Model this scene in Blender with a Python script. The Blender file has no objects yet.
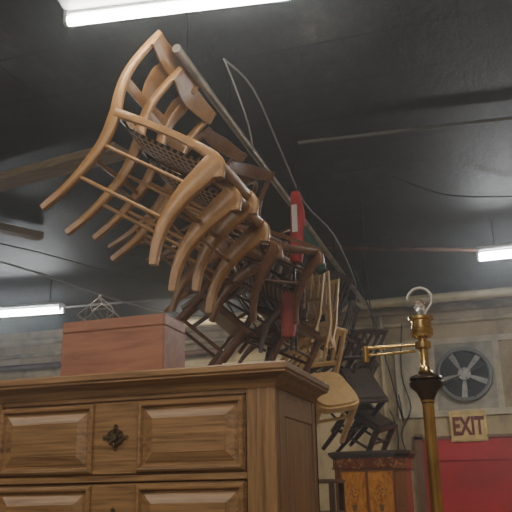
import bpy, bmesh, math, random
from mathutils import Matrix, Vector, Euler
random.seed(4)
S=bpy.context.scene
COL=S.collection

# ------------------------------------------------------------------ materials
def newmat(name):
    m=bpy.data.materials.new(name); m.use_nodes=True
    nt=m.node_tree; b=nt.nodes["Principled BSDF"]
    return m,nt,b
def ramp(nt,fac,cols):
    r=nt.nodes.new("ShaderNodeValToRGB")
    e=r.color_ramp.elements
    e[0].position=cols[0][0]; e[0].color=(*cols[0][1],1)
    e[1].position=cols[-1][0]; e[1].color=(*cols[-1][1],1)
    for p,c in cols[1:-1]:
        k=e.new(p); k.color=(*c,1)
    nt.links.new(fac,r.inputs[0]); return r
def coords(nt,scale,rot=(0,0,0)):
    t=nt.nodes.new("ShaderNodeTexCoord"); mp=nt.nodes.new("ShaderNodeMapping")
    mp.inputs["Scale"].default_value=scale; mp.inputs["Rotation"].default_value=rot
    nt.links.new(t.outputs["Object"],mp.inputs[0]); return mp.outputs[0]
def wood(name,c1,c2,scale=(30,30,3),rough=.45,bump=.15,dark=None):
    m,nt,b=newmat(name)
    v=coords(nt,scale)
    n=nt.nodes.new("ShaderNodeTexNoise"); n.inputs["Scale"].default_value=1.6; n.inputs["Detail"].default_value=8; n.inputs["Roughness"].default_value=.62; n.inputs["Distortion"].default_value=.6
    nt.links.new(v,n.inputs["Vector"])
    cols=[(.32,c1),(.68,c2)]
    if dark: cols=[(.34,dark),(.46,c1),(.66,c2)]
    r=ramp(nt,n.outputs[0],cols)
    nt.links.new(r.outputs[0],b.inputs["Base Color"])
    b.inputs["Roughness"].default_value=rough
    bp=nt.nodes.new("ShaderNodeBump"); bp.inputs["Strength"].default_value=bump; bp.inputs["Distance"].default_value=.004
    nt.links.new(n.outputs[0],bp.inputs["Height"]); nt.links.new(bp.outputs[0],b.inputs["Normal"])
    return m
def plain(name,c,rough=.6,metal=0,var=.25,ns=6,trans=0):
    m,nt,b=newmat(name)
    v=coords(nt,(ns,ns,ns))
    n=nt.nodes.new("ShaderNodeTexNoise"); n.inputs["Scale"].default_value=1; n.inputs["Detail"].default_value=5
    nt.links.new(v,n.inputs["Vector"])
    d=tuple(x*(1-var) for x in c)
    r=ramp(nt,n.outputs[0],[(.35,d),(.65,c)])
    nt.links.new(r.outputs[0],b.inputs["Base Color"])
    b.inputs["Roughness"].default_value=rough; b.inputs["Metallic"].default_value=metal
    b.inputs["Transmission Weight"].default_value=trans
    return m
def emis(name,c,s):
    m,nt,b=newmat(name)
    b.inputs["Base Color"].default_value=(*c,1)
    b.inputs["Emission Color"].default_value=(*c,1); b.inputs["Emission Strength"].default_value=s
    return m

M_beech=wood("honey_beech",(.225,.108,.030),(.325,.168,.050),(14,14,14),.34)
M_brown=wood("mid_brown_wood",(.16,.074,.026),(.26,.128,.046),(14,14,14),.38)
M_dark=wood("dark_walnut",(.055,.030,.017),(.115,.062,.034),(14,14,14),.33)
M_dark2=wood("reddish_dark_wood",(.105,.046,.021),(.19,.088,.038),(14,14,14),.35)
M_black=wood("blackened_wood",(.025,.015,.010),(.065,.035,.020),(14,14,14),.35)
M_pale=wood("pale_maple",(.42,.26,.10),(.58,.39,.17),(14,14,14),.45)
M_oakh=wood("oak_horizontal",(.165,.090,.038),(.25,.142,.062),(2.2,50,50),.40,.4,(.09,.045,.018))
M_oakv=wood("oak_vertical",(.155,.084,.035),(.235,.132,.057),(50,50,2.2),.40,.4,(.085,.042,.017))
M_cedar=wood("cedar",(.215,.085,.045),(.275,.118,.065),(2.5,20,20),.5,.15,(.16,.06,.033))
M_plank=wood("rough_plank",(.14,.10,.06),(.30,.22,.13),(3,20,20),.8)
M_brass=plain("aged_brass",(.68,.47,.18),.22,1,.35,12)
M_brassd=plain("dark_bronze",(.08,.05,.03),.35,.9,.4,12)
M_antique=plain("antique_brass",(.13,.09,.05),.4,.7,.5,40)
M_iron=plain("dark_iron",(.03,.028,.026),.45,.8,.3,20)
M_greyw=plain("grey_wire",(.34,.33,.30),.4,.5,.2,20)
M_pipe=plain("painted_pipe",(.50,.41,.24),.5,.1,.45,4)
M_conduit=plain("dull_conduit",(.12,.115,.10),.6,.2,.35,4)
M_rail=plain("steel_rail",(.34,.29,.22),.4,.4,.4,8)
M_copper=plain("rust_pipe",(.14,.07,.045),.6,.3,.4,6)
M_white=plain("white_enamel",(.35,.36,.36),.45,0,.1,3)
M_wirew=plain("pale_cable",(.30,.29,.26),.6)
M_wireb=plain("black_cable",(.02,.02,.02),.6)
M_red=plain("red_canvas",(.52,.03,.03),.7,0,.45,9)
M_pink=plain("faded_red_canvas",(.42,.08,.07),.7,0,.45,9)
M_mark=plain("pale_print",(.6,.55,.5),.7)
M_reddoor=plain("red_paint",(.42,.008,.012),.5,0,.3,3)
M_green=plain("dark_green_canvas",(.015,.06,.033),.7)
M_glass=plain("clear_glass",(.95,.95,.93),.05,0,.02,3,.95)
M_fan=plain("dusty_fan_metal",(.42,.40,.35),.55,.1,.35,12)
M_fanring=plain("fan_ring_metal",(.12,.115,.10),.5,.3,.3,12)
M_fandark=plain("fan_dark",(.02,.019,.018),.7)
M_cream=plain("cream_board",(.52,.45,.31),.7,0,.4,5)
M_grey=plain("grey_board",(.38,.34,.26),.7,0,.5,5)
M_letter=plain("dark_red_letter",(.16,.016,.012),.6)
M_signb=plain("sign_amber",(.70,.50,.18),.6,0,.35,8)
M_tube=emis("fluorescent_tube",(1,.97,.9),60)
M_tube2=emis("fluorescent_tube_cool",(.95,.98,1),80)

def cane():
    m,nt,b=newmat("woven_cane")
    v=coords(nt,(1,1,1))
    w1=nt.nodes.new("ShaderNodeTexWave"); w1.inputs["Scale"].default_value=9; w1.bands_direction='X'
    w2=nt.nodes.new("ShaderNodeTexWave"); w2.inputs["Scale"].default_value=9; w2.bands_direction='Y'
    nt.links.new(v,w1.inputs[0]); nt.links.new(v,w2.inputs[0])
    mx=nt.nodes.new("ShaderNodeMath"); mx.operation='MULTIPLY'
    nt.links.new(w1.outputs[1],mx.inputs[0]); nt.links.new(w2.outputs[1],mx.inputs[1])
    r=ramp(nt,mx.outputs[0],[(.08,(.42,.27,.14)),(.4,(.015,.010,.007))])
    nt.links.new(r.outputs[0],b.inputs["Base Color"]); b.inputs["Roughness"].default_value=.7
    return m
M_cane=cane()
def burl():
    m,nt,b=newmat("burl_marquetry")
    v=coords(nt,(1,1,.5))
    n=nt.nodes.new("ShaderNodeTexNoise"); n.inputs["Scale"].default_value=11; n.inputs["Detail"].default_value=8; n.inputs["Distortion"].default_value=3.5
    nt.links.new(v,n.inputs["Vector"])
    r=ramp(nt,n.outputs[0],[(.30,(.24,.08,.018)),(.45,(.46,.18,.035)),(.7,(.66,.31,.075))])
    nt.links.new(r.outputs[0],b.inputs["Base Color"]); b.inputs["Roughness"].default_value=.16
    return m
M_burl=burl()
def inlaywood():
    m,nt,b=newmat("inlaid_mahogany")
    v=coords(nt,(1,1,1))
    n=nt.nodes.new("ShaderNodeTexNoise"); n.inputs["Scale"].default_value=26; n.inputs["Detail"].default_value=2; n.inputs["Distortion"].default_value=2
    nt.links.new(v,n.inputs["Vector"])
    r=ramp(nt,n.outputs[0],[(.5,(.14,.042,.018)),(.60,(.24,.09,.03)),(.66,(.45,.21,.07))])
    nt.links.new(r.outputs[0],b.inputs["Base Color"]); b.inputs["Roughness"].default_value=.2
    return m
M_inlay=inlaywood()
M_mahog=wood("red_mahogany",(.13,.045,.02),(.22,.082,.033),(10,10,3),.22)
def wallmat():
    m,nt,b=newmat("grimy_cream_wall")
    v=coords(nt,(.9,.9,.5))
    n=nt.nodes.new("ShaderNodeTexNoise"); n.inputs["Scale"].default_value=2.2; n.inputs["Detail"].default_value=9; n.inputs["Roughness"].default_value=.7
    nt.links.new(v,n.inputs["Vector"])
    r=ramp(nt,n.outputs[0],[(.32,(.16,.11,.055)),(.5,(.38,.29,.16)),(.68,(.50,.39,.23))])
    nt.links.new(r.outputs[0],b.inputs["Base Color"]); b.inputs["Roughness"].default_value=.8
    return m
M_wall=wallmat()
def ceilmat():
    m,nt,b=newmat("sooty_dark_ceiling")
    v=coords(nt,(1,.6,1))
    n=nt.nodes.new("ShaderNodeTexNoise"); n.inputs["Scale"].default_value=1.9; n.inputs["Detail"].default_value=12; n.inputs["Roughness"].default_value=.78
    nt.links.new(v,n.inputs["Vector"])
    r=ramp(nt,n.outputs[0],[(.36,(.002,.0022,.003)),(.50,(.008,.0085,.010)),(.60,(.028,.027,.027)),(.70,(.10,.085,.07))])
    v2=coords(nt,(1,1,1))
    br=nt.nodes.new("ShaderNodeTexBrick"); br.inputs["Scale"].default_value=1; br.inputs["Brick Width"].default_value=2.4; br.inputs["Row Height"].default_value=.42
    br.inputs["Mortar Size"].default_value=.012; br.inputs["Color1"].default_value=(1,1,1,1); br.inputs["Color2"].default_value=(.5,.5,.5,1); br.inputs["Mortar"].default_value=(.1,.1,.1,1)
    nt.links.new(v2,br.inputs["Vector"])
    mx=nt.nodes.new("ShaderNodeMix"); mx.data_type='RGBA'; mx.blend_type='MULTIPLY'; mx.inputs[0].default_value=1
    nt.links.new(r.outputs[0],mx.inputs[6]); nt.links.new(br.outputs[0],mx.inputs[7])
    nt.links.new(mx.outputs[2],b.inputs["Base Color"]); b.inputs["Roughness"].default_value=.6
    bp=nt.nodes.new("ShaderNodeBump"); bp.inputs["Strength"].default_value=.5; bp.inputs["Distance"].default_value=.03
    nt.links.new(n.outputs[0],bp.inputs["Height"]); nt.links.new(bp.outputs[0],b.inputs["Normal"])
    return m
M_ceil=ceilmat()
M_floor=plain("worn_floor",(.34,.28,.21),.6,0,.4,2)

# ------------------------------------------------------------------ mesh helpers
def mk(name,verts,faces,mat,parent=None,smooth=False,loc=None):
    me=bpy.data.meshes.new(name); me.from_pydata([tuple(v) for v in verts],[],faces)
    bm=bmesh.new(); bm.from_mesh(me); bmesh.ops.recalc_face_normals(bm,faces=bm.faces[:]); bm.to_mesh(me); bm.free()
    me.materials.append(mat)
    if smooth: me.polygons.foreach_set("use_smooth",[True]*len(me.polygons))
    o=bpy.data.objects.new(name,me); COL.objects.link(o)
    if parent: o.parent=parent
    if loc: o.location=loc
    return o
class G:
    """collects geometry for one mesh"""
    def __init__(s): s.v=[]; s.f=[]
    def add(s,v,f):
        k=len(s.v); s.v+= [Vector(x) for x in v]; s.f+=[tuple(i+k for i in q) for q in f]; return s
    def box(s,a,b,bev=0.0):
        x0,y0,z0=a;x1,y1,z1=b
        if bev<=0:
            v=[(x,y,z) for x in(x0,x1) for y in(y0,y1) for z in(z0,z1)]
            return s.add(v,[(0,1,3,2),(4,6,7,5),(0,4,5,1),(2,3,7,6),(0,2,6,4),(1,5,7,3)])
        bm=bmesh.new(); bmesh.ops.create_cube(bm,size=1)
        for q in bm.verts: q.co=Vector(((x0+x1)/2+q.co.x*(x1-x0),(y0+y1)/2+q.co.y*(y1-y0),(z0+z1)/2+q.co.z*(z1-z0)))
        bmesh.ops.bevel(bm,geom=bm.edges[:],offset=bev,segments=2,affect='EDGES')
        bm.verts.index_update()
        s.add([q.co.copy() for q in bm.verts],[[q.index for q in f.verts] for f in bm.faces]); bm.free(); return s
    def sweep(s,pts,w,h,side=(0,1,0),sub=5,n=10,closed=False,sq=.6):
        P=[Vector(p) for p in pts]; N=len(P)
        if not isinstance(w,(list,tuple)): w=[w]*N
        if not isinstance(h,(list,tuple)): h=[h]*N
        out=[]; W=[]; H=[]
        def g(i): return P[i%N] if closed else P[max(0,min(N-1,i))]
        segs=N if closed else N-1
        for i in range(segs):
            p0,p1,p2,p3=g(i-1),g(i),g(i+1),g(i+2)
            for k in range(sub):
                t=k/sub
                out.append(.5*((2*p1)+(p2-p0)*t+(2*p0-5*p1+4*p2-p3)*t*t+(3*p1-p0-3*p2+p3)*t**3))
                j=(i+1)%N
                W.append(w[i]+(w[j]-w[i])*t); H.append(h[i]+(h[j]-h[i])*t)
        if not closed: out.append(P[-1]); W.append(w[-1]); H.append(h[-1])
        V=[];L=len(out); sd=Vector(side).normalized()
        for i,p in enumerate(out):
            a=out[(i-1)%L] if closed else out[max(0,i-1)]; b=out[(i+1)%L] if closed else out[min(L-1,i+1)]
            T=(b-a).normalized()
            nn=sd.cross(T)
            if nn.length<.05: nn=Vector((1,0,0)).cross(T)
            nn.normalize(); s2=T.cross(nn).normalized()
            for k in range(n):
                an=2*math.pi*k/n
                c,sn=math.cos(an),math.sin(an)
                cc=math.copysign(abs(c)**sq,c); ss=math.copysign(abs(sn)**sq,sn)
                V.append(p+s2*(cc*W[i]/2)+nn*(ss*H[i]/2))
        F=[]
        R=L if closed else L-1
        for i in range(R):
            j=(i+1)%L
            for k in range(n):
                k2=(k+1)%n
                F.append((i*n+k,i*n+k2,j*n+k2,j*n+k))
        if not closed:
            F.append(tuple(range(n))); F.append(tuple((L-1)*n+k for k in range(n)))
        return s.add(V,F)
    def rod(s,a,b,r,n=10): 
        a=Vector(a);b=Vector(b)
        side=(0,0,1) if abs((b-a).normalized().z)<.8 else (1,0,0)
        return s.sweep([a,b],2*r,2*r,side,1,n,sq=1)
    def tube(s,pts,r,n=6,sub=5): return s.sweep(pts,2*r,2*r,(0.3,.2,.9),sub,n,sq=1)
    def lathe(s,prof,c=(0,0,0),n=24):
        V=[];F=[]
        for r,z in prof:
            for k in range(n):
                a=2*math.pi*k/n; V.append((c[0]+r*math.cos(a),c[1]+r*math.sin(a),c[2]+z))
        for i in range(len(prof)-1):
            for k in range(n):
                k2=(k+1)%n; F.append((i*n+k,i*n+k2,(i+1)*n+k2,(i+1)*n+k))
        F.append(tuple(range(n))); F.append(tuple((len(prof)-1)*n+k for k in range(n)))
        return s.add(V,F)
    def prism(s,poly,z0,z1):
        n=len(poly)
        V=[(x,y,z0) for x,y in poly]+[(x,y,z1) for x,y in poly]
        F=[tuple(range(n)),tuple(range(n,2*n))]+[(i,(i+1)%n,n+(i+1)%n,n+i) for i in range(n)]
        return s.add(V,F)
    def slab(s,poly,y0,y1):
        n=len(poly)
        V=[(x,y0,z) for x,z in poly]+[(x,y1,z) for x,z in poly]
        F=[tuple(range(n)),tuple(range(n,2*n))]+[(i,(i+1)%n,n+(i+1)%n,n+i) for i in range(n)]
        return s.add(V,F)
    def nest(s,x0,x1,z0,z1,steps):
        V=[];F=[]
        for ins,y in steps:
            V+=[(x0+ins,y,z0+ins),(x1-ins,y,z0+ins),(x1-ins,y,z1-ins),(x0+ins,y,z1-ins)]
        for i in range(len(steps)-1):
            for k in range(4):
                k2=(k+1)%4; F.append((i*4+k,i*4+k2,i*4+4+k2,i*4+4+k))
        q=(len(steps)-1)*4; F.append((q,q+1,q+2,q+3)); F.append((3,2,1,0))
        return s.add(V,F)
    def nest_x(s,y0,y1,z0,z1,steps):
        V=[];F=[]
        for ins,x in steps:
            V+=[(x,y0+ins,z0+ins),(x,y1-ins,z0+ins),(x,y1-ins,z1-ins),(x,y0+ins,z1-ins)]
        for i in range(len(steps)-1):
            for k in range(4):
                k2=(k+1)%4; F.append((i*4+k,i*4+k2,i*4+4+k2,i*4+4+k))
        q=(len(steps)-1)*4; F.append((q,q+1,q+2,q+3)); F.append((3,2,1,0))
        return s.add(V,F)
    def go(s,name,mat,parent=None,smooth=False,loc=None): 
        o=mk(name,s.v,s.f,mat,parent,smooth,loc)
        if smooth:
            try: o.data.set_sharp_from_angle(angle=math.radians(50))
            except Exception: pass
        return o
def empty(name,loc=(0,0,0),label=None,cat=None,group=None):
    e=bpy.data.objects.new(name,None); e.empty_display_size=.1; COL.objects.link(e); e.location=loc
    if label: tag(e,label,cat,group)
    return e
def tag(o,label,cat,group=None):
    o["label"]=label; o["category"]=cat
    if group: o["group"]=group
    return o
def struct(o): o["kind"]="structure"; return o
def copy_thing(src,loc,rot,scale=1):
    e=src.copy(); COL.objects.link(e); e.location=loc; e.rotation_euler=rot; e.scale=(scale,)*3
    for c in src.children:
        d=c.copy(); COL.objects.link(d); d.parent=e
        for cc in c.children:
            k=cc.copy(); COL.objects.link(k); k.parent=d
    return e

# ------------------------------------------------------------------ room shell
CZ=3.64
struct(G().box((-8,9,0),(3,9.15,CZ)).go("wall_back",M_wall))
struct(G().box((-8.15,-3,0),(-8,9.15,CZ)).go("wall_left",M_wall))
struct(G().box((3,-3,0),(3.15,9.15,CZ)).go("wall_right",M_wall))
struct(G().box((-8.15,-3.15,0),(3.15,-3,CZ)).go("wall_front",M_wall))
struct(G().box((-8.15,-3.15,CZ),(3.15,9.15,CZ+.1)).go("ceiling",M_ceil))
struct(G().box((-8.15,-3.15,-.1),(3.15,9.15,0)).go("floor",M_floor))
g=G()
g.box((-1.17,8.965,2.19),(-1.10,9,3.09)); g.box((-.76,8.955,2.26),(-.71,9,3.02))
g.box((-1.10,8.965,3.02),(.9,9,3.09)); g.box((-1.10,8.965,2.19),(.9,9,2.26)); g.box((-.05,8.955,2.26),(.02,9,3.02)); 
struct(g.go("trim_1",M_cream))
struct(G().box((-1.10,8.985,2.26),(-.76,9.0,3.02)).go("trim_2",M_cream))
struct(G().box((-.71,8.98,2.26),(-.05,9.0,3.02)).go("trim_5",M_grey))
struct(G().box((-.92,8.95,0),(.9,8.99,1.94)).go("door_1",M_reddoor))
struct(G().box((-.86,8.93,1.70),(.3,8.95,1.72)).box((-.02,8.94,0),(0.0,8.951,1.93)).go("trim_3",M_reddoor))
struct(G().box((-1.01,8.92,0),(-.92,9,2.0)).box((-1.01,8.92,1.94),(.98,9,1.97)).box((.9,8.92,0),(.98,9,2.0)).go("trim_4",M_dark2))

def pipe(name,pts,r,mat,label,n=10,sub=4,cat="pipe"):
    return tag(G().tube(pts,r,n,sub).go(name,mat,None,True),label,cat)
pipe("wall_pipe",[(-8,8.93,3.47),(-5,8.93,3.47),(-1.6,8.93,3.45),(3,8.93,3.44)],.045,M_pipe,"long beige painted pipe running along the far wall")
pipe("wall_pipe",[(-8,8.95,3.28),(-3,8.95,3.29),(3,8.95,3.28)],.028,M_pipe,"thin beige conduit fixed to the far wall")
pipe("wall_pipe",[(-1.30,8.93,3.44),(-1.30,8.93,2.9),(-1.30,8.93,1.2)],.03,M_pipe,"vertical beige conduit dropping down the far wall")
pipe("wall_pipe",[(-8,8.9,3.12),(-5.5,8.9,3.12),(-3.2,8.9,3.14)],.04,M_copper,"rusty brown pipe fixed low on the far wall")
pipe("wall_pipe",[(-4.4,8.6,3.55),(-3.9,8.4,3.42),(-2.4,8.3,3.38),(-1.2,8.3,3.42),(2.9,8.3,3.4)],.05,M_pipe,"thick yellowish pipe suspended before the far wall")
pipe("wall_pipe",[(-3.8,8.9,2.95),(-2.6,8.9,2.94),(-1.5,8.9,2.98)],.045,M_pipe,"short thick yellowish pipe on the far wall")
pipe("sprinkler_pipe",[(-1.75,6.15,3.5),(-.9,6.55,3.5),(.1,7.0,3.5),(2.9,8.3,3.5)],.022,M_copper,"rusty brown sprinkler pipe hung under the dark ceiling")
pipe("ceiling_conduit",[(-1.1,4.38,3.6),(-.66,4.42,3.6),(.25,4.51,3.6),(2.9,4.8,3.6)],.012,M_conduit,"thin dull conduit fixed under the dark ceiling")
pipe("ceiling_conduit",[(-8,7.6,3.55),(-4.5,7.5,3.52),(-2.0,7.7,3.5)],.016,M_conduit,"thin dull conduit crossing under the dark ceiling")
pipe("hanging_cable",[(-1.22,3.3,3.62),(-1.16,3.62,3.6),(-1.16,4.2,3.45),(-1.15,4.7,3.30),(-1.08,5.3,3.25),(-1.10,6.2,3.12),(-1.25,7.0,3.1)],.006,M_wirew,"pale sagging cable looped beside the chair rail",cat="cable")
pipe("hanging_cable",[(-1.22,3.3,3.62),(-1.18,3.32,3.50),(-1.14,3.45,3.3),(-1.16,3.6,3.2)],.005,M_wirew,"pale cable drooping among the hanging chairs",cat="cable")
pipe("hanging_cable",[(-.9,5.6,3.62),(-.95,5.9,3.3),(-1.0,6.3,2.95),(-1.02,6.7,2.7),(-1.1,7.4,2.9)],.005,M_wireb,"black cable drooping among the hanging chairs",cat="cable")
pipe("hanging_cable",[(-1.2,6.6,3.4),(-1.05,6.8,2.9),(-.95,6.9,2.4),(-.9,7.2,2.0),(-.98,7.6,2.3)],.007,M_wireb,"black cable drooping among the hanging chairs",cat="cable")
pipe("hanging_cable",[(-5.2,5.2,3.62),(-4.3,5.7,3.50),(-3.35,6.8,3.22),(-2.4,7.8,3.25),(-1.6,8.6,3.5)],.010,M_wirew,"grey sagging power cable under the dark ceiling",cat="cable")
pipe("hanging_cable",[(-5.2,4.8,3.62),(-4.1,5.3,3.55),(-3.2,6.3,3.38),(-2.3,7.2,3.3),(-1.5,7.6,3.5)],.006,M_conduit,"grey sagging power cable under the dark ceiling",cat="cable")
pipe("hanging_cable",[(-1.05,8.93,3.3),(-1.1,8.93,2.7),(-1.02,8.93,2.3),(-1.15,8.93,2.0),(-1.05,8.93,1.6)],.009,M_wireb,"black cable running down the far wall",cat="cable")
pipe("hanging_cable",[(-1.5,8.95,3.3),(-1.42,8.93,2.6),(-1.2,8.93,2.1),(-1.25,8.93,1.5)],.009,M_wireb,"black cable running down the far wall",cat="cable")
pipe("hanging_cable",[(-.6,5.2,3.62),(-.2,5.5,3.52),(.5,5.9,3.56),(1.2,6.3,3.5)],.006,M_wireb,"black cable drooping under the dark ceiling",cat="cable")
pl=tag(G().box((-1.25,-.085,-.03),(1.2,.085,.03),.004).go("timber_plank",M_plank),"rough timber plank fixed under the dark ceiling","plank")
pl.location=(-3.4,4.22,3.575); pl.rotation_euler=(0,0,math.radians(-9))
pl=tag(G().box((-.5,-.05,-.03),(.5,.05,.03),.004).go("timber_plank",M_plank),"short timber plank fixed under the dark ceiling","plank")
pl.location=(-3.95,4.92,3.58); pl.rotation_euler=(0,0,math.radians(60))

# ------------------------------------------------------------------ hanging rail
RX,RZ=-1.28,3.27
rail=empty("hanging_rail",(-1.235,0,3.335),"long steel pipe rail hung from the ceiling holding chairs","rail")
G().rod((0,2.72,0),(-.07,8.3,-.02),.021,12).go("pipe",M_rail,rail,True)
for y in (2.85,3.45,4.8,6.2,7.6): G().rod((-.01*(y-2.6),y,0),(-.01*(y-2.6),y,CZ-3.335),.006,6).go("hanger_rod",M_iron,rail)

# ------------------------------------------------------------------ fluorescent fixtures
def fixture(name,loc,rotz,L,mat,label,ys=(0,.08),back=.03):
    e=empty(name,loc,label,"light fixture"); e.rotation_euler=(0,0,rotz)
    a,b=min(ys),max(ys)
    g=G().box((0,a-back,.045),(L,b+.03,.08),.005).box((0,a-.01,.03),(L,b+.01,.045),.002)
    for y in ys:
        for x in (0,L-.02): g.box((x,y-.018,-.018),(x+.02,y+.018,.05),.003)
    g.go("housing",M_white,e)
    for x in (.15,L-.15): G().rod((x,(a+b)/2,.07),(x,(a+b)/2,CZ-loc[2]),.006,6).go("hanger_rod",M_iron,e)
    for y in ys:
        G().rod((.018,y,0),(L-.018,y,0),.020,16).go("tube",mat,e,True)
    return e
a=math.radians(7)
fixture("fluorescent_light",(-1.575,2.335,3.30),math.radians(8.5),1.2,M_tube,"long white fluorescent fixture with glowing tube near rail",(0,),.10)
fixture("fluorescent_light",(-.075,6.41,3.29),0,1.22,M_tube2,"white fluorescent fixture with glowing tubes near the far wall")
fixture("fluorescent_light",(-5.58,6.62,3.3),a,1.22,M_tube2,"white fluorescent fixture glowing beside the timber planks")
fixture("fluorescent_light",(-.7,-1.0,3.35),0,1.22,M_tube,"white fluorescent fixture over the shop aisle")
fixture("fluorescent_light",(-4.2,1.0,3.35),0,1.22,M_tube,"white fluorescent fixture over the shop aisle")

# ------------------------------------------------------------------ oak chest of drawers
DX0,DX1,DY0,DY1=-1.66,-.64,2.15,2.66
D=empty("chest_of_drawers",((DX0+DX1)/2,(DY0+DY1)/2,0),"tall oak chest of drawers with raised panels and moulded cornice","chest of drawers")
def dl(p): return (p[0]-D.location.x,p[1]-D.location.y,p[2])
g=G()
def B(a,b,bev=.002): g.box(dl(a),dl(b),bev)
B((DX0,DY0,.08),(DX0+.075,DY0+.04,1.70)); B((DX1-.090,DY0,.08),(DX1,DY0+.04,1.70))
B((DX0,DY0+.04,.08),(DX0+.02,DY1,1.70)); 
B((DX0,DY1-.02,.08),(DX1,DY1,1.70)); B((DX0+.02,DY0+.05,.1),(DX1-.02,DY0+.06,1.69))
B((DX1-.02,DY0+.04,.08),(DX1,DY0+.10,1.70)); B((DX1-.02,DY1-.06,.08),(DX1,DY1,1.70))
B((DX1-.035,DY0+.1,.08),(DX1-.012,DY1-.06,1.70))
g.go("body",M_oakv,D)
g=G()
B((DX1-.02,DY0+.10,1.62),(DX1-.001,DY1-.06,1.70)); B((DX1-.02,DY0+.10,.08),(DX1-.001,DY1-.06,.16))
B((DX0+.075,DY0+.002,1.685),(DX1-.090,DY0+.04,1.70))
rows=[]; z=1.685
for i in range(6):
    rows.append((z-.225,z)); B((DX0+.075,DY0+.002,z-.247),(DX1-.090,DY0+.04,z-.227)); z-=.25
B((DX0+.075,DY0+.002,.08),(DX1-.090,DY0+.04,z+.002))
g.go("rail",M_oakh,D)
g=G()
xs=DX1-D.location.x
g.nest_x(DY0+.10-D.location.y,DY1-.06-D.location.y,.16,1.62,[(0,xs-.004),(.012,xs-.010),(.05,xs-.006)])
g.go("side_panel",M_oakv,D)
g=G()
prof=[(.000,1.700),(.005,1.712),(.010,1.722),(.024,1.730),(.040,1.735),(.046,1.738),(.046,1.743),(.052,1.748),(.052,1.763),(.047,1.768)]
for i,(o_,z_) in enumerate(prof):
    g.v+= [Vector(dl((DX0-o_,DY0-o_,z_))),Vector(dl((DX1+o_,DY0-o_,z_))),Vector(dl((DX1+o_,DY1+.005,z_))),Vector(dl((DX0-o_,DY1+.005,z_)))]
for i in range(len(prof)-1):
    for k in range(4):
        k2=(k+1)%4; g.f.append((i*4+k,i*4+k2,i*4+4+k2,i*4+4+k))
g.f.append((0,1,2,3)); q=(len(prof)-1)*4; g.f.append((q,q+1,q+2,q+3))
g.go("cornice",M_oakh,D)
g=G(); B((DX0-.02,DY0-.02,0),(DX1+.02,DY1,.085),.006); g.go("plinth",M_oakh,D)
x0,x1=DX0+.063,DX1-.096
zc=(rows[0][0]+rows[0][1])/2
dx=(x0+x1)/2
g=G(); hw=(x1-x0)/2; hh=(rows[0][1]-rows[0][0])/2
g.box((-hw,0,-hh),(hw,.03,hh),.003)
st=[(0,.0),(.002,-.008),(.008,-.013),(.014,-.012),(.020,-.0015),(.026,-.0015),(.030,-.004),(.054,-.014),(.056,-.016)]
pw=.350
g.nest(-hw+.004,-hw+.004+pw,-hh+.005,hh-.006,st)
g.nest(hw-.004-pw,hw-.004,-hh+.005,hh-.006,st)
drw=g.go("drawer",M_oakh,D); drw.location=dl((dx,DY0+.008,zc))
g=G(); ring=[]
for k in range(48):
    an=2*math.pi*k/48; r=.022+.007*abs(math.cos(an*2))**.6+.003*math.cos(an*8)
    ring.append((r*math.cos(an)*1.15,r*math.sin(an)))
g.slab(ring,-.006,0)
for k in range(8):
    an=2*math.pi*k/8; g.rod((.012*math.cos(an),-.006,.012*math.sin(an)),(.026*math.cos(an),-.010,.026*math.sin(an)),.003,6)
g.slab([(.011*math.cos(t*math.pi/8),.011*math.sin(t*math.pi/8)) for t in range(16)],-.016,0)
g.slab([(.03,.0),(.040,.008),(.045,0),(.040,-.008)],-.004,0); g.slab([(-.03,.0),(-.040,-.008),(-.045,0),(-.040,.008)],-.004,0)
g.slab([(0,-.024),(.007,-.036),(0,-.042),(-.007,-.036)],-.004,0); g.slab([(0,.024),(-.007,.036),(0,.042),(.007,.036)],-.004,0)
hd=g.go("handle",M_antique,drw); hd["label"]="aged brass rosette drawer pull"
for r in rows[1:]:
    d2=drw.copy(); COL.objects.link(d2); d2.location=dl((dx,DY0+.008,(r[0]+r[1])/2))
    h2=hd.copy(); COL.objects.link(h2); h2.parent=d2

# ------------------------------------------------------------------ cedar box on the chest
bx=empty("wooden_box",(-1.275,2.395,1.768),"reddish cedar wooden box with lid resting on oak chest","box")
G().box((-.2,-.092,0),(.2,.092,.184),.003).go("body",M_cedar,bx)
G().box((-.2,-.092,.187),(.2,.092,.228),.003).box((-.196,-.088,.182),(.196,.088,.19)).go("lid",M_cedar,bx)
wr=tag(empty("wire_ornament",(-1.385,2.40,1.997)),"small geometric grey wire frame ornament on the wooden box","ornament")
g=G()
def pp(r,an,z): return (r*math.cos(an),r*math.sin(an),z)
for k in range(6):
    a0=2*math.pi*k/6+.2; a1=a0+math.pi/6; a2=a0+math.pi/3
    for p_,q_ in ((pp(.045,a0,.0),pp(.045,a2,.0)),(pp(.045,a0,0),pp(.08,a1,.035)),(pp(.045,a2,0),pp(.08,a1,.035)),(pp(.08,a1,.035),pp(.045,a0,.072)),(pp(.08,a1,.035),pp(.045,a2,.072)),(pp(.045,a0,.072),(0,0,.108)),(pp(.045,a0,.072),pp(.045,a2,.072))):
        g.rod(p_,q_,.0016,5)
g.lathe([(.004,.104),(.008,.110),(.003,.117)],n=8)
g.go("wire_frame",M_greyw,wr)

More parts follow.
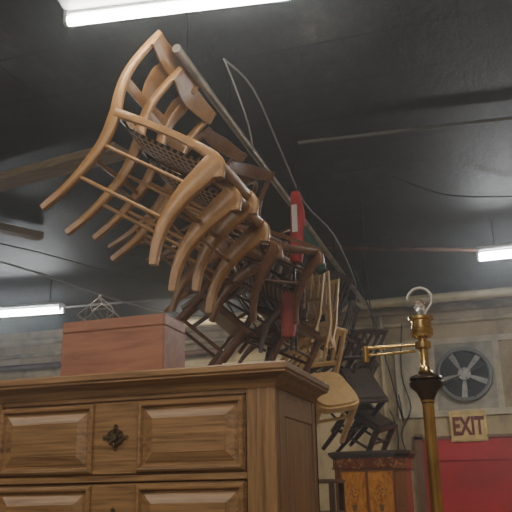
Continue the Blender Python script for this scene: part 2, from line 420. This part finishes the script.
# ------------------------------------------------------------------ brass swing arm floor lamp
L=empty("floor_lamp",(-.175,1.9,0),"tall brass swing arm floor lamp with bare clear bulb","floor lamp")
G().lathe([(.15,0),(.15,.015),(.13,.03),(.05,.045),(.02,.07),(.016,.1)],n=32).go("base",M_brass,L,True)
G().lathe([(.013,.09),(.0140,1.2),(.0140,1.60),(.017,1.605),(.017,1.615)],n=20).go("pole",M_brass,L,True)
G().lathe([(.015,1.600),(.018,1.612),(.026,1.628),(.040,1.640),(.042,1.650),(.036,1.655),(.041,1.659),(.038,1.666),(.020,1.672),(.014,1.676)],n=24).go("collar",M_brassd,L,True)
G().lathe([(.014,1.67),(.018,1.676),(.013,1.684),(.0105,1.695),(.0105,1.733),(.020,1.737),(.020,1.752),(.0105,1.756),(.0105,1.762),(.022,1.764),(.0275,1.770),(.0275,1.785),(.025,1.787),(.025,1.806),(.032,1.809),(.032,1.816),(.024,1.818)],n=24).go("socket",M_brass,L,True)
g=G().tube([(0,0,1.747),(-.05,0,1.747),(-.12,0,1.747),(-.145,0,1.747)],.0050,8)
g.rod((-.145,0,1.712),(-.145,0,1.752),.008,12).tube([(-.145,0,1.730),(-.09,.01,1.731),(-.02,0,1.731)],.0035,8)
g.go("swing_arm",M_brass,L,True)
G().lathe([(.008,1.814),(.009,1.822),(.012,1.832),(.014,1.842),(.012,1.852),(.006,1.860),(.002,1.863)],n=24).go("bulb",M_glass,L,True)
G().sweep([(.010,0,1.817),(.016,0,1.832),(.030,0,1.850),(.029,0,1.873),(.012,0,1.890),(-.010,0,1.890),(-.026,0,1.876),(-.030,0,1.862)],.008,.008,(0,1,0),4,8,sq=1).go("harp",M_greyw,L,True)

# ------------------------------------------------------------------ inlaid cabinet
K=empty("inlaid_cabinet",(-.885,5.42,0),"small faceted marquetry cabinet with inlaid frieze and burl door","cabinet")
def plan(o):
    return [(-.28-o,.20+o*.2),(-.28-o,-.14),(-.22-o*.6,-.22-o),(.15+o*.6,-.22-o),(.22+o,-.12),(.22+o,.20+o*.2)]
G().prism(plan(-.01),.12,1.55).go("body",M_mahog,K)
G().prism(plan(.0),1.55,1.61).prism(plan(.008),1.54,1.555).go("frieze",M_inlay,K)
G().prism(plan(.008),1.61,1.618).prism(plan(.016),1.618,1.626).prism(plan(.026),1.626,1.636).prism(plan(.034),1.636,1.654).go("top",M_black,K)
G().prism(plan(.012),.04,.13).go("plinth",M_mahog,K)
dA=G().box((-.22,-.232,.16),(.15,-.20,1.535),.004).go("door",M_mahog,K)
for xa,xb in ((-.208,-.042),(-.028,.138)):
    P_=G().nest(xa,xb,.20,1.52,[(0,-.232),(.004,-.240),(.010,-.236),(.014,-.236)]).go("burl_panel",M_burl,dA)
    cx=(xa+xb)/2
    g=G()
    for k in range(9):
        an=k*2.4; r=.008+.0045*k
        px,pz=cx+r*.9*math.cos(an),1.385+r*1.3*math.sin(an)
        g.slab([(px+(.005+.003*math.cos(3*t))*math.cos(t*math.pi/4),pz+.008*math.sin(t*math.pi/4)) for t in range(8)],-.2385,-.234)
    g.slab([(cx-.018,1.31),(cx+.018,1.31),(cx+.011,1.27),(cx-.011,1.27)],-.2385,-.234)
    g.go("flower_inlay",M_dark2,dA)
for x in (-.25,.19):
    for y in (-.08,.15): G().lathe([(.02,0),(.028,.02),(.022,.05)],(x,y,0),12).go("foot",M_black,K)

# dark wooden stand beside the chest
Q=empty("wooden_stand",(-1.02,4.1,0),"dark wooden open stand beside the oak chest","stand")
for x in (-.13,.13):
    for y in (-.12,.12): G().box((x-.014,y-.014,0),(x+.014,y+.014,1.44),.003).go("post",M_black,Q)
for z in (.3,.8,1.28,1.44): G().box((-.15,-.14,z),(.15,.14,z+.02),.004).go("shelf",M_dark,Q)

# ------------------------------------------------------------------ wall fan
F=empty("exhaust_fan",(-.385,8.93,2.65),"dusty round exhaust fan mounted on the far wall","fan")
def ringpts(r,y=0,n=28): return [(r*math.cos(2*math.pi*k/n),y,r*math.sin(2*math.pi*k/n)) for k in range(n)]
G().sweep(ringpts(.29,-.01),.05,.05,(0,1,0),2,8,closed=True).go("shroud",M_fanring,F,True)
G().slab([(.27*math.cos(k*math.pi/16),.27*math.sin(k*math.pi/16)) for k in range(32)],.03,.045).go("backplate",M_fandark,F)
for k in range(5):
    an=math.pi/4+k*2*math.pi/5+.08
    c,s=math.cos(an),math.sin(an)
    G().sweep([(.05*c,-.0,.05*s),(.16*c,.0,.16*s),(.26*c,.0,.26*s)],[.03,.065,.075],[.006]*3,(-s*.9,.45,c*.9),3,8).go("blade",M_fan,F)
G().slab([(.07*math.cos(k*math.pi/12),.07*math.sin(k*math.pi/12)) for k in range(24)],-.05,.03).go("hub",M_fan,F)
for k in range(4):
    an=k*math.pi/2+.35; G().rod((.04*math.cos(an),-.045,.04*math.sin(an)),(.29*math.cos(an),-.025,.29*math.sin(an)),.008,6).go("guard_bar",M_iron,F)

# ------------------------------------------------------------------ exit sign
E=empty("exit_sign",(-.40,8.95,2.07),"cream amber exit sign board with dark red capital letters","exit sign")
G().box((-.20,-.035,-.17),(.20,.04,.17),.008).go("sign_box",M_signb,E)
G().nest(-.185,.185,-.155,.155,[(0,-.035),(.004,-.042),(.012,-.042),(.016,-.037)]).go("face",M_signb,E)
def text(body,size,loc,mat,parent,name,sx=1,off=.004,rot=(math.pi/2,0,0)):
    c=bpy.data.curves.new(name,'FONT'); c.body=body; c.size=size; c.align_x='CENTER'; c.align_y='CENTER'; c.extrude=.003; c.offset=off
    t=bpy.data.objects.new("tmp",c); COL.objects.link(t); bpy.context.view_layer.update()
    me=bpy.data.meshes.new_from_object(t); bpy.data.objects.remove(t)
    me.materials.clear(); me.materials.append(mat)
    o=bpy.data.objects.new(name,me); COL.objects.link(o); o.parent=parent; o.location=loc; o.rotation_euler=rot; o.scale=(sx,1,1)
    return o
text("EXIT",.27,(0,-.046,-.01),M_letter,E,"lettering",.62,.009)

# ------------------------------------------------------------------ chairs (local: x front, y width, z up, origin seat back corner)
def wavy_chair(mat,seatmat,label,arms=False,W=.44,name="dining_chair",th=1.0):
    e=empty(name,(0,0,0),label,"chair")
    t_=lambda l:[q*th for q in l]
    g=G()
    for y in (0,W):
        g.sweep([(-.062,y,.415),(-.092,y,.31),(-.108,y,.20),(-.092,y,.10),(-.052,y,0)],[.026]*5,t_([.030,.036,.042,.048,.054]),sq=.35)
    g.sweep([(-.06,-.015,.38),(-.082,W*.25,.375),(-.092,W*.5,.375),(-.082,W*.75,.375),(-.06,W+.015,.38)],t_([.07,.095,.11,.095,.07]),.014,(0,0,1),sq=.35)
    g.sweep([(-.10,0,.15),(-.118,W*.5,.15),(-.10,W,.15)],.05*th,.014,(0,0,1),sq=.4)
    g.sweep([(-.115,W*.5,.15),(-.125,W*.5,.22),(-.115,W*.5,.30),(-.09,W*.5,.37)],t_([.07,.12,.15,.10]),.010,(0,1,0),sq=.4)
    g.go("backrest",mat,e,True)
    g=G()
    for y in (0,W):
        g.sweep([(-.05,y,0),(.1,y,.012),(.3,y,.014),(.44,y,.004),(.515,y,-.018),(.550,y,-.075)],[.03]*6,t_([.045,.032,.032,.044,.056,.050]),sq=.35)
    g.sweep([(-.045,0,0),(-.045,W,0)],.03,.045,(0,0,1)); g.sweep([(.49,0,-.01),(.50,W*.5,-.01),(.49,W,-.01)],.045,.03,(0,0,1))
    s=g.go("seat",mat,e,True)
    g=G(); NX=8; V=[]; Fc=[]
    for i in range(NX+1):
        for j in range(NX+1):
            u,v=i/NX,j/NX; V.append((-.03+.51*u,.010+(W-.02)*v,-.004-.07*min(1,2.2*math.sin(math.pi*u))*(.6+.4*math.sin(math.pi*v))))
    for i in range(NX):
        for j in range(NX): k=i*(NX+1)+j; Fc.append((k,k+1,k+NX+2,k+NX+1))
    g.add(V,Fc); g.add([(x,y,z+.008) for x,y,z in V],[tuple(reversed(f)) for f in Fc])
    g.go("cane_panel",seatmat,s)
    for y in (0,W):
        G().sweep([(-.052,y,.0),(-.03,y,-.13),(-.045,y,-.26),(-.075,y,-.38),(-.131,y,-.514)],[.028]*5,t_([.058,.052,.045,.038,.030]),sq=.35).go("leg",mat,e,True)
        G().sweep([(.505,y,-.02),(.484,y,-.09),(.452,y,-.19),(.437,y,-.32),(.455,y,-.42),(.490,y,-.505)],[.034]*6,t_([.10,.098,.080,.058,.044,.034]),sq=.35).go("leg",mat,e,True)
    if arms:
        for y in (0,W):
            G().sweep([(-.1,y,.2),(.08,y,.235),(.25,y,.225),(.36,y,.19),(.37,y,.09),(.33,y,.0)],.03,[.028,.032,.04,.045,.034,.03],sq=.5).go("armrest",mat,e,True)
    for z,a,b in ((-.15,-.03,.455),(-.32,-.06,.435)):
        for y in (0,W): G().rod((a,y,z),(b,y,z),.0085,10).go("stretcher",mat,e,True)
    G().rod((.445,0,-.24),(.445,W,-.24),.010).go("stretcher",mat,e,True)
    G().rod((-.045,0,-.22),(-.045,W,-.22),.010).go("stretcher",mat,e,True)
    return e,(-.07,.38)
def bent_chair(mat,seatmat,label):
    e=empty("bentwood_chair",(0,0,0),label,"chair"); W=.38
    g=G()
    g.sweep([(-.02,0,0),(-.05,-.01,.18),(-.09,.03,.36),(-.115,.12,.44),(-.12,W/2,.46),(-.115,W-.12,.44),(-.09,W-.03,.36),(-.05,W+.01,.18),(-.02,W,0)],.03,.03,(0,.3,1),5,8,sq=1)
    g.sweep([(-.015,.08,0),(-.05,.08,.16),(-.085,.13,.31),(-.095,W/2,.35),(-.085,W-.13,.31),(-.05,W-.08,.16),(-.015,W-.08,0)],.024,.024,(0,.3,1),5,8,sq=1)
    g.go("backrest",mat,e,True)
    g=G(); pts=[(.20+.21*math.cos(k*math.pi/8),W/2+.20*math.sin(k*math.pi/8),0) for k in range(16)]
    g.sweep(pts,.045,.045,(0,0,1),2,8,closed=True)
    s=g.go("seat",mat,e,True)
    G().prism([(.20+.19*math.cos(k*math.pi/12),W/2+.18*math.sin(k*math.pi/12)) for k in range(24)],-.004,.006).go("seat_panel",seatmat,s)
    for y,sg in ((0,-1),(W,1)):
        G().sweep([(-.02,y,0.02),(-.015,y,-.15),(-.05,y+.01*sg,-.32),(-.13,y+.03*sg,-.47)],.034,[.036,.034,.030,.026],(0,1,0),5,8,sq=1).go("leg",mat,e,True)
        G().sweep([(.34,y-.03*sg,.0),(.37,y-.01*sg,-.15),(.375,y+.01*sg,-.32),(.41,y+.03*sg,-.47)],.034,[.040,.036,.030,.026],(0,1,0),5,8,sq=1).go("leg",mat,e,True)
    pts=[(.17+.185*math.cos(k*math.pi/8),W/2+.185*math.sin(k*math.pi/8),-.2) for k in range(16)]
    G().sweep(pts,.022,.022,(0,0,1),2,8,closed=True,sq=1).go("stretcher",mat,e,True)
    return e,(-.11,.44)
def slat_chair(mat,seatmat,label,cushion=False,name="slat_back_chair",th=1.0):
    e=empty(name,(0,0,0),label,"chair"); W=.40
    g=G()
    for y in (0,W): g.sweep([(0,y,0),(-.03,y,.2),(-.08,y,.44)],.03*th,.028*th)
    if cushion: g.sweep([(-.07,-.02,.40),(-.095,W/2,.46),(-.07,W+.02,.40)],.08,.022,(0,0,1))
    else: g.sweep([(-.07,-.01,.42),(-.09,W/2,.425),(-.07,W+.01,.42)],.06*th,.02,(0,0,1))
    g.sweep([(-.02,0,.12),(-.03,W/2,.12),(-.02,W,.12)],.04*th,.018,(0,0,1))
    for k in range(4):
        y=.065+k*(W-.13)/3; g.sweep([(-.025,y,.12),(-.055,y,.27),(-.078,y,.41)],.045,.010)
    g.go("backrest",mat,e,True)
    if cushion:
        g=G(); P=[]
        for k in range(24):
            an=2*math.pi*k/24; c,s_=math.cos(an),math.sin(an)
            P.append((.2+.225*math.copysign(abs(c)**.45,c),W/2+.225*math.copysign(abs(s_)**.45,s_)))
        g.prism(P,-.035,.02); g.prism([(.2+(x-.2)*.92,W/2+(y-W/2)*.92) for x,y in P],.02,.045); g.prism([(.2+(x-.2)*.92,W/2+(y-W/2)*.92) for x,y in P],-.05,-.035)
        s=g.go("seat",mat,e)
    else:
        s=G().box((-.01,-.01,-.035),(.40,W+.01,-.0),.006).go("seat",mat,e)
        G().box((.02,.02,0.0),(.37,W-.02,.02),.008).go("seat_pad",seatmat,s)
    for y in (0.01,W-.01):
        G().sweep([(0.01,y,0),(0,y,-.2),(-.06,y,-.46)],.034*th,[.040*th,.036*th,.028*th]).go("leg",mat,e,True)
        G().sweep([(.36,y,0),(.365,y,-.2),(.37,y,-.46)],.034*th,[.046*th,.040*th,.028*th]).go("leg",mat,e,True)
        G().rod((0,y,-.22),(.36,y,-.22),.010*th).go("stretcher",mat,e,True)
    G().rod((.365,0,-.17),(.365,W,-.17),.010*th).go("stretcher",mat,e,True)
    G().rod((-.01,0,-.25),(-.01,W,-.25),.010*th).go("stretcher",mat,e,True)
    return e,(-.08,.41)
def folding_chair(mat,label):
    e=empty("folding_chair",(0,0,0),label,"folding chair"); W=.40
    g=G()
    for y in (0,W): g.sweep([(-.02,y,.46),(0,y,.2),(.02,y,-.02)],.03,.024,sq=.5)
    g.sweep([(-.02,0,.44),(-.02,W,.44)],.05,.018,(0,0,1),1,sq=.5); g.sweep([(.0,0,.13),(.0,W,.13)],.03,.018,(0,0,1),1,sq=.5)
    for k in range(4):
        y=.065+k*(W-.13)/3; g.sweep([(-.0,y,.12),(-.02,y,.44)],.06,.010,(0,1,0),1,sq=.4)
    g.go("backrest",mat,e,True)
    g=G(); 
    for k in range(4): 
        z=-.01-k*.055; g.sweep([(.045,.02,z),(.045,W-.02,z)],.045,.014,(0,0,1),1,sq=.4)
    for y in (.035,W-.035): g.sweep([(.03,y,.04),(.03,y,-.20)],.02,.02,(0,1,0),1)
    g.go("seat",mat,e,True)
    for y in (0,W):
        G().sweep([(.02,y,-.02),(.0,y,-.15),(-.03,y,-.28)],.028,.026,sq=.5).go("leg",mat,e,True)
        yy=.03 if y==0 else W-.03
        G().sweep([(-.01,yy,.1),(.03,yy,-.1),(.08,yy,-.25)],.026,.026,sq=.5).go("leg",mat,e,True)
    G().rod((-.02,0,-.22),(-.02,W,-.22),.010).go("stretcher",mat,e,True)
    return e,(-.02,.42)
GRP="chairs hanging from the ceiling rail"
def hang(item,y,drop,tilt,yaw=0,dx=0,sc=1,copy=True,roll=0):
    e,(cx,cz)=item; t=math.radians(tilt)
    x=(cx*math.cos(t)+cz*math.sin(t))*sc; z=(-cx*math.sin(t)+cz*math.cos(t))*sc
    ya=math.radians(yaw)
    loc=(RX+dx-x*math.cos(ya),y-x*math.sin(ya),RZ-drop-z)
    rot=Euler((math.radians(roll),t,ya),'XYZ')
    if copy: o=copy_thing(e,loc,rot,sc)
    else:
        o=e; o.location=loc; o.rotation_euler=rot; o.scale=(sc,)*3
    o["group"]=GRP
    return o
def relabel(o,l): o["label"]=l; return o
A=wavy_chair(M_beech,M_cane,"honey beech dining chair with cane seat hanging from rail")
hang(A,2.60,-.05,31.5,copy=False); hang(A,2.83,.0,32.5,1)
A2=wavy_chair(M_brown,M_cane,"mid brown dining chair with cane seat hanging from rail",th=.85)
hang(A2,3.38,.04,46,-6,-.06,.92,copy=False,roll=4)
A4=wavy_chair(M_dark2,M_cane,"reddish dark dining chair with cane seat hanging from rail",W=.42,th=.85)
hang(A4,3.74,.08,28,-20,-.04,.88,copy=False,roll=8)
Bc=bent_chair(M_brown,M_cane,"mid brown bentwood chair with round cane seat hanging from rail")
hang(Bc,4.02,.04,62,14,-.04,.92,copy=False,roll=5)
A3=wavy_chair(M_dark,M_cane,"dark walnut armchair with cane seat hanging from rail",True,.44,"armchair",th=.8)
hang(A3,4.22,.14,32,10,-.06,.9,copy=False,roll=-5)
relabel(hang(Bc,4.66,.10,48,-14,-.04,.9,roll=-8),"brown bentwood chair hanging steeply tilted from rail")
relabel(hang(A4,4.85,.20,60,10,-.10,.85,roll=8),"reddish dark dining chair hanging steeply tilted from rail")
B2=slat_chair(M_dark2,M_dark,"reddish dark wooden slat chair hanging from rail",th=1.2)
hang(B2,4.0,.42,38,34,-.16,.9,copy=False,roll=8); hang(B2,4.5,.34,24,-26,-.12,.9,roll=-12)
C=folding_chair(M_pale,"pale maple folding chair with slatted back hanging from rail")
hang(C,5.0,.36,12,60,.16,.8,copy=False,roll=4); hang(C,5.3,.33,5,52,.14,.8); hang(C,5.65,.3,14,64,.14,.8)
B3=slat_chair(M_black,M_black,"dark wooden slat back chair hanging from rail",th=1.3)
hang(B3,5.95,.10,52,15,-.05,.95,copy=False); hang(B3,6.35,.02,38,-14,-.05,.95); hang(B3,6.75,.12,58,9,-.05,.95); hang(B3,7.15,.1,30,0,-.05,.95)
for y,d,t,w,dx,rl in ((6.45,.55,56,-30,.14,10),(7.1,.60,46,25,.16,-8),(6.75,.80,32,-10,.06,12)): relabel(hang(B3,y,d,t,w,dx,.95,roll=rl),"dark wooden slat back chair wired below other hanging chairs")
Dc=slat_chair(M_pale,M_pale,"pale beech chair with rounded seat hanging below the rail",True,"round_seat_chair",th=1.35)
hang(Dc,5.20,.80,54,-18,-.12,.92,copy=False,roll=-14); hang(Dc,5.72,.70,46,-34,-.08,.92,roll=14)
for x_,y_,z0_ in ((-.08,5.4,2.5),(-.05,5.85,2.6)):
    G_=G().tube([(RX,y_,RZ+.05),(RX+x_/2,y_,2.95),(RX+x_,y_,z0_)],.004,6)
    tag(G_.go("hanging_wire",M_iron),"thin iron wire holding a pale chair under the rail","wire")

rc=empty("folded_canvas_chair",(-1.10,4.26,3.20),"folded red canvas camping chair hanging among wooden chairs","folding chair")
rc["group"]=GRP
G().sweep([(0,0,0),(.01,0,-.12),(.01,0,-.28),(-.01,0,-.46)],[.05,.08,.09,.07],[.05,.085,.095,.07],(0,1,0),5,12,sq=.6).go("canvas",M_red,rc,True)
G().sweep([(-.05,-.02,-.66),(-.06,-.02,-.78),(-.07,-.02,-.92)],[.08,.09,.06],[.08,.10,.08],(0,1,0),5,12,sq=.6).go("seat_canvas",M_pink,rc,True)
G().box((-.015,-.052,-.28),(.02,-.046,-.10),.002).go("printed_stripe",M_mark,rc)
G().sweep([(.04,.0,-.24),(.09,.0,-.38),(.15,.0,-.54)],[.05,.06,.05],[.04,.10,.06],(0,1,0)).go("green_canvas",M_green,rc,True)
for q_ in (((.02,.0,.04),(-.06,0,-1.0)),((-.02,.01,.04),(-.03,.01,-1.0))): G().rod(q_[0],q_[1],.008,8).go("frame",M_iron,rc,True)

# ------------------------------------------------------------------ lights from the rest of the shop
def area(loc,rot,size,power,col=(1,.92,.78)):
    l=bpy.data.lights.new("shop_light",'AREA'); l.energy=power; l.size=size; l.color=col; l.shape='RECTANGLE'; l.size_y=.3
    o=bpy.data.objects.new("shop_light",l); COL.objects.link(o); o.location=loc; o.rotation_euler=rot; return o
area((-2.2,.2,3.5),(0,0,0),1.2,45); area((.9,.6,3.5),(0,0,0),1.2,45); area((1.2,5.5,3.5),(0,0,0),1.2,40); area((-3.2,7.8,3.5),(0,0,0),1.2,30)
area((-.4,-1.8,3.3),(math.radians(35),0,0),1.2,40)

w=bpy.data.worlds.new("World"); S.world=w; w.use_nodes=True
w.node_tree.nodes["Background"].inputs[0].default_value=(.6,.65,.8,1); w.node_tree.nodes["Background"].inputs[1].default_value=.05
vs=w.node_tree.nodes.new("ShaderNodeVolumeScatter"); vs.inputs["Density"].default_value=.017; vs.inputs["Anisotropy"].default_value=.74; vs.inputs["Color"].default_value=(.9,.95,1,1)
w.node_tree.links.new(vs.outputs[0],w.node_tree.nodes["World Output"].inputs["Volume"])

cd=bpy.data.cameras.new("camera"); cam=bpy.data.objects.new("camera",cd); COL.objects.link(cam)
cd.sensor_width=36; cd.sensor_fit='HORIZONTAL'; cd.lens=750/512*36; cd.clip_start=.05
Rm=Matrix.Rotation(math.radians(17.8),4,'Z')@Matrix.Rotation(math.radians(107.5),4,'X')@Matrix.Rotation(math.radians(-1.1),4,'Z')
cam.matrix_world=Matrix.Translation((0,0,1.4))@Rm
S.camera=cam
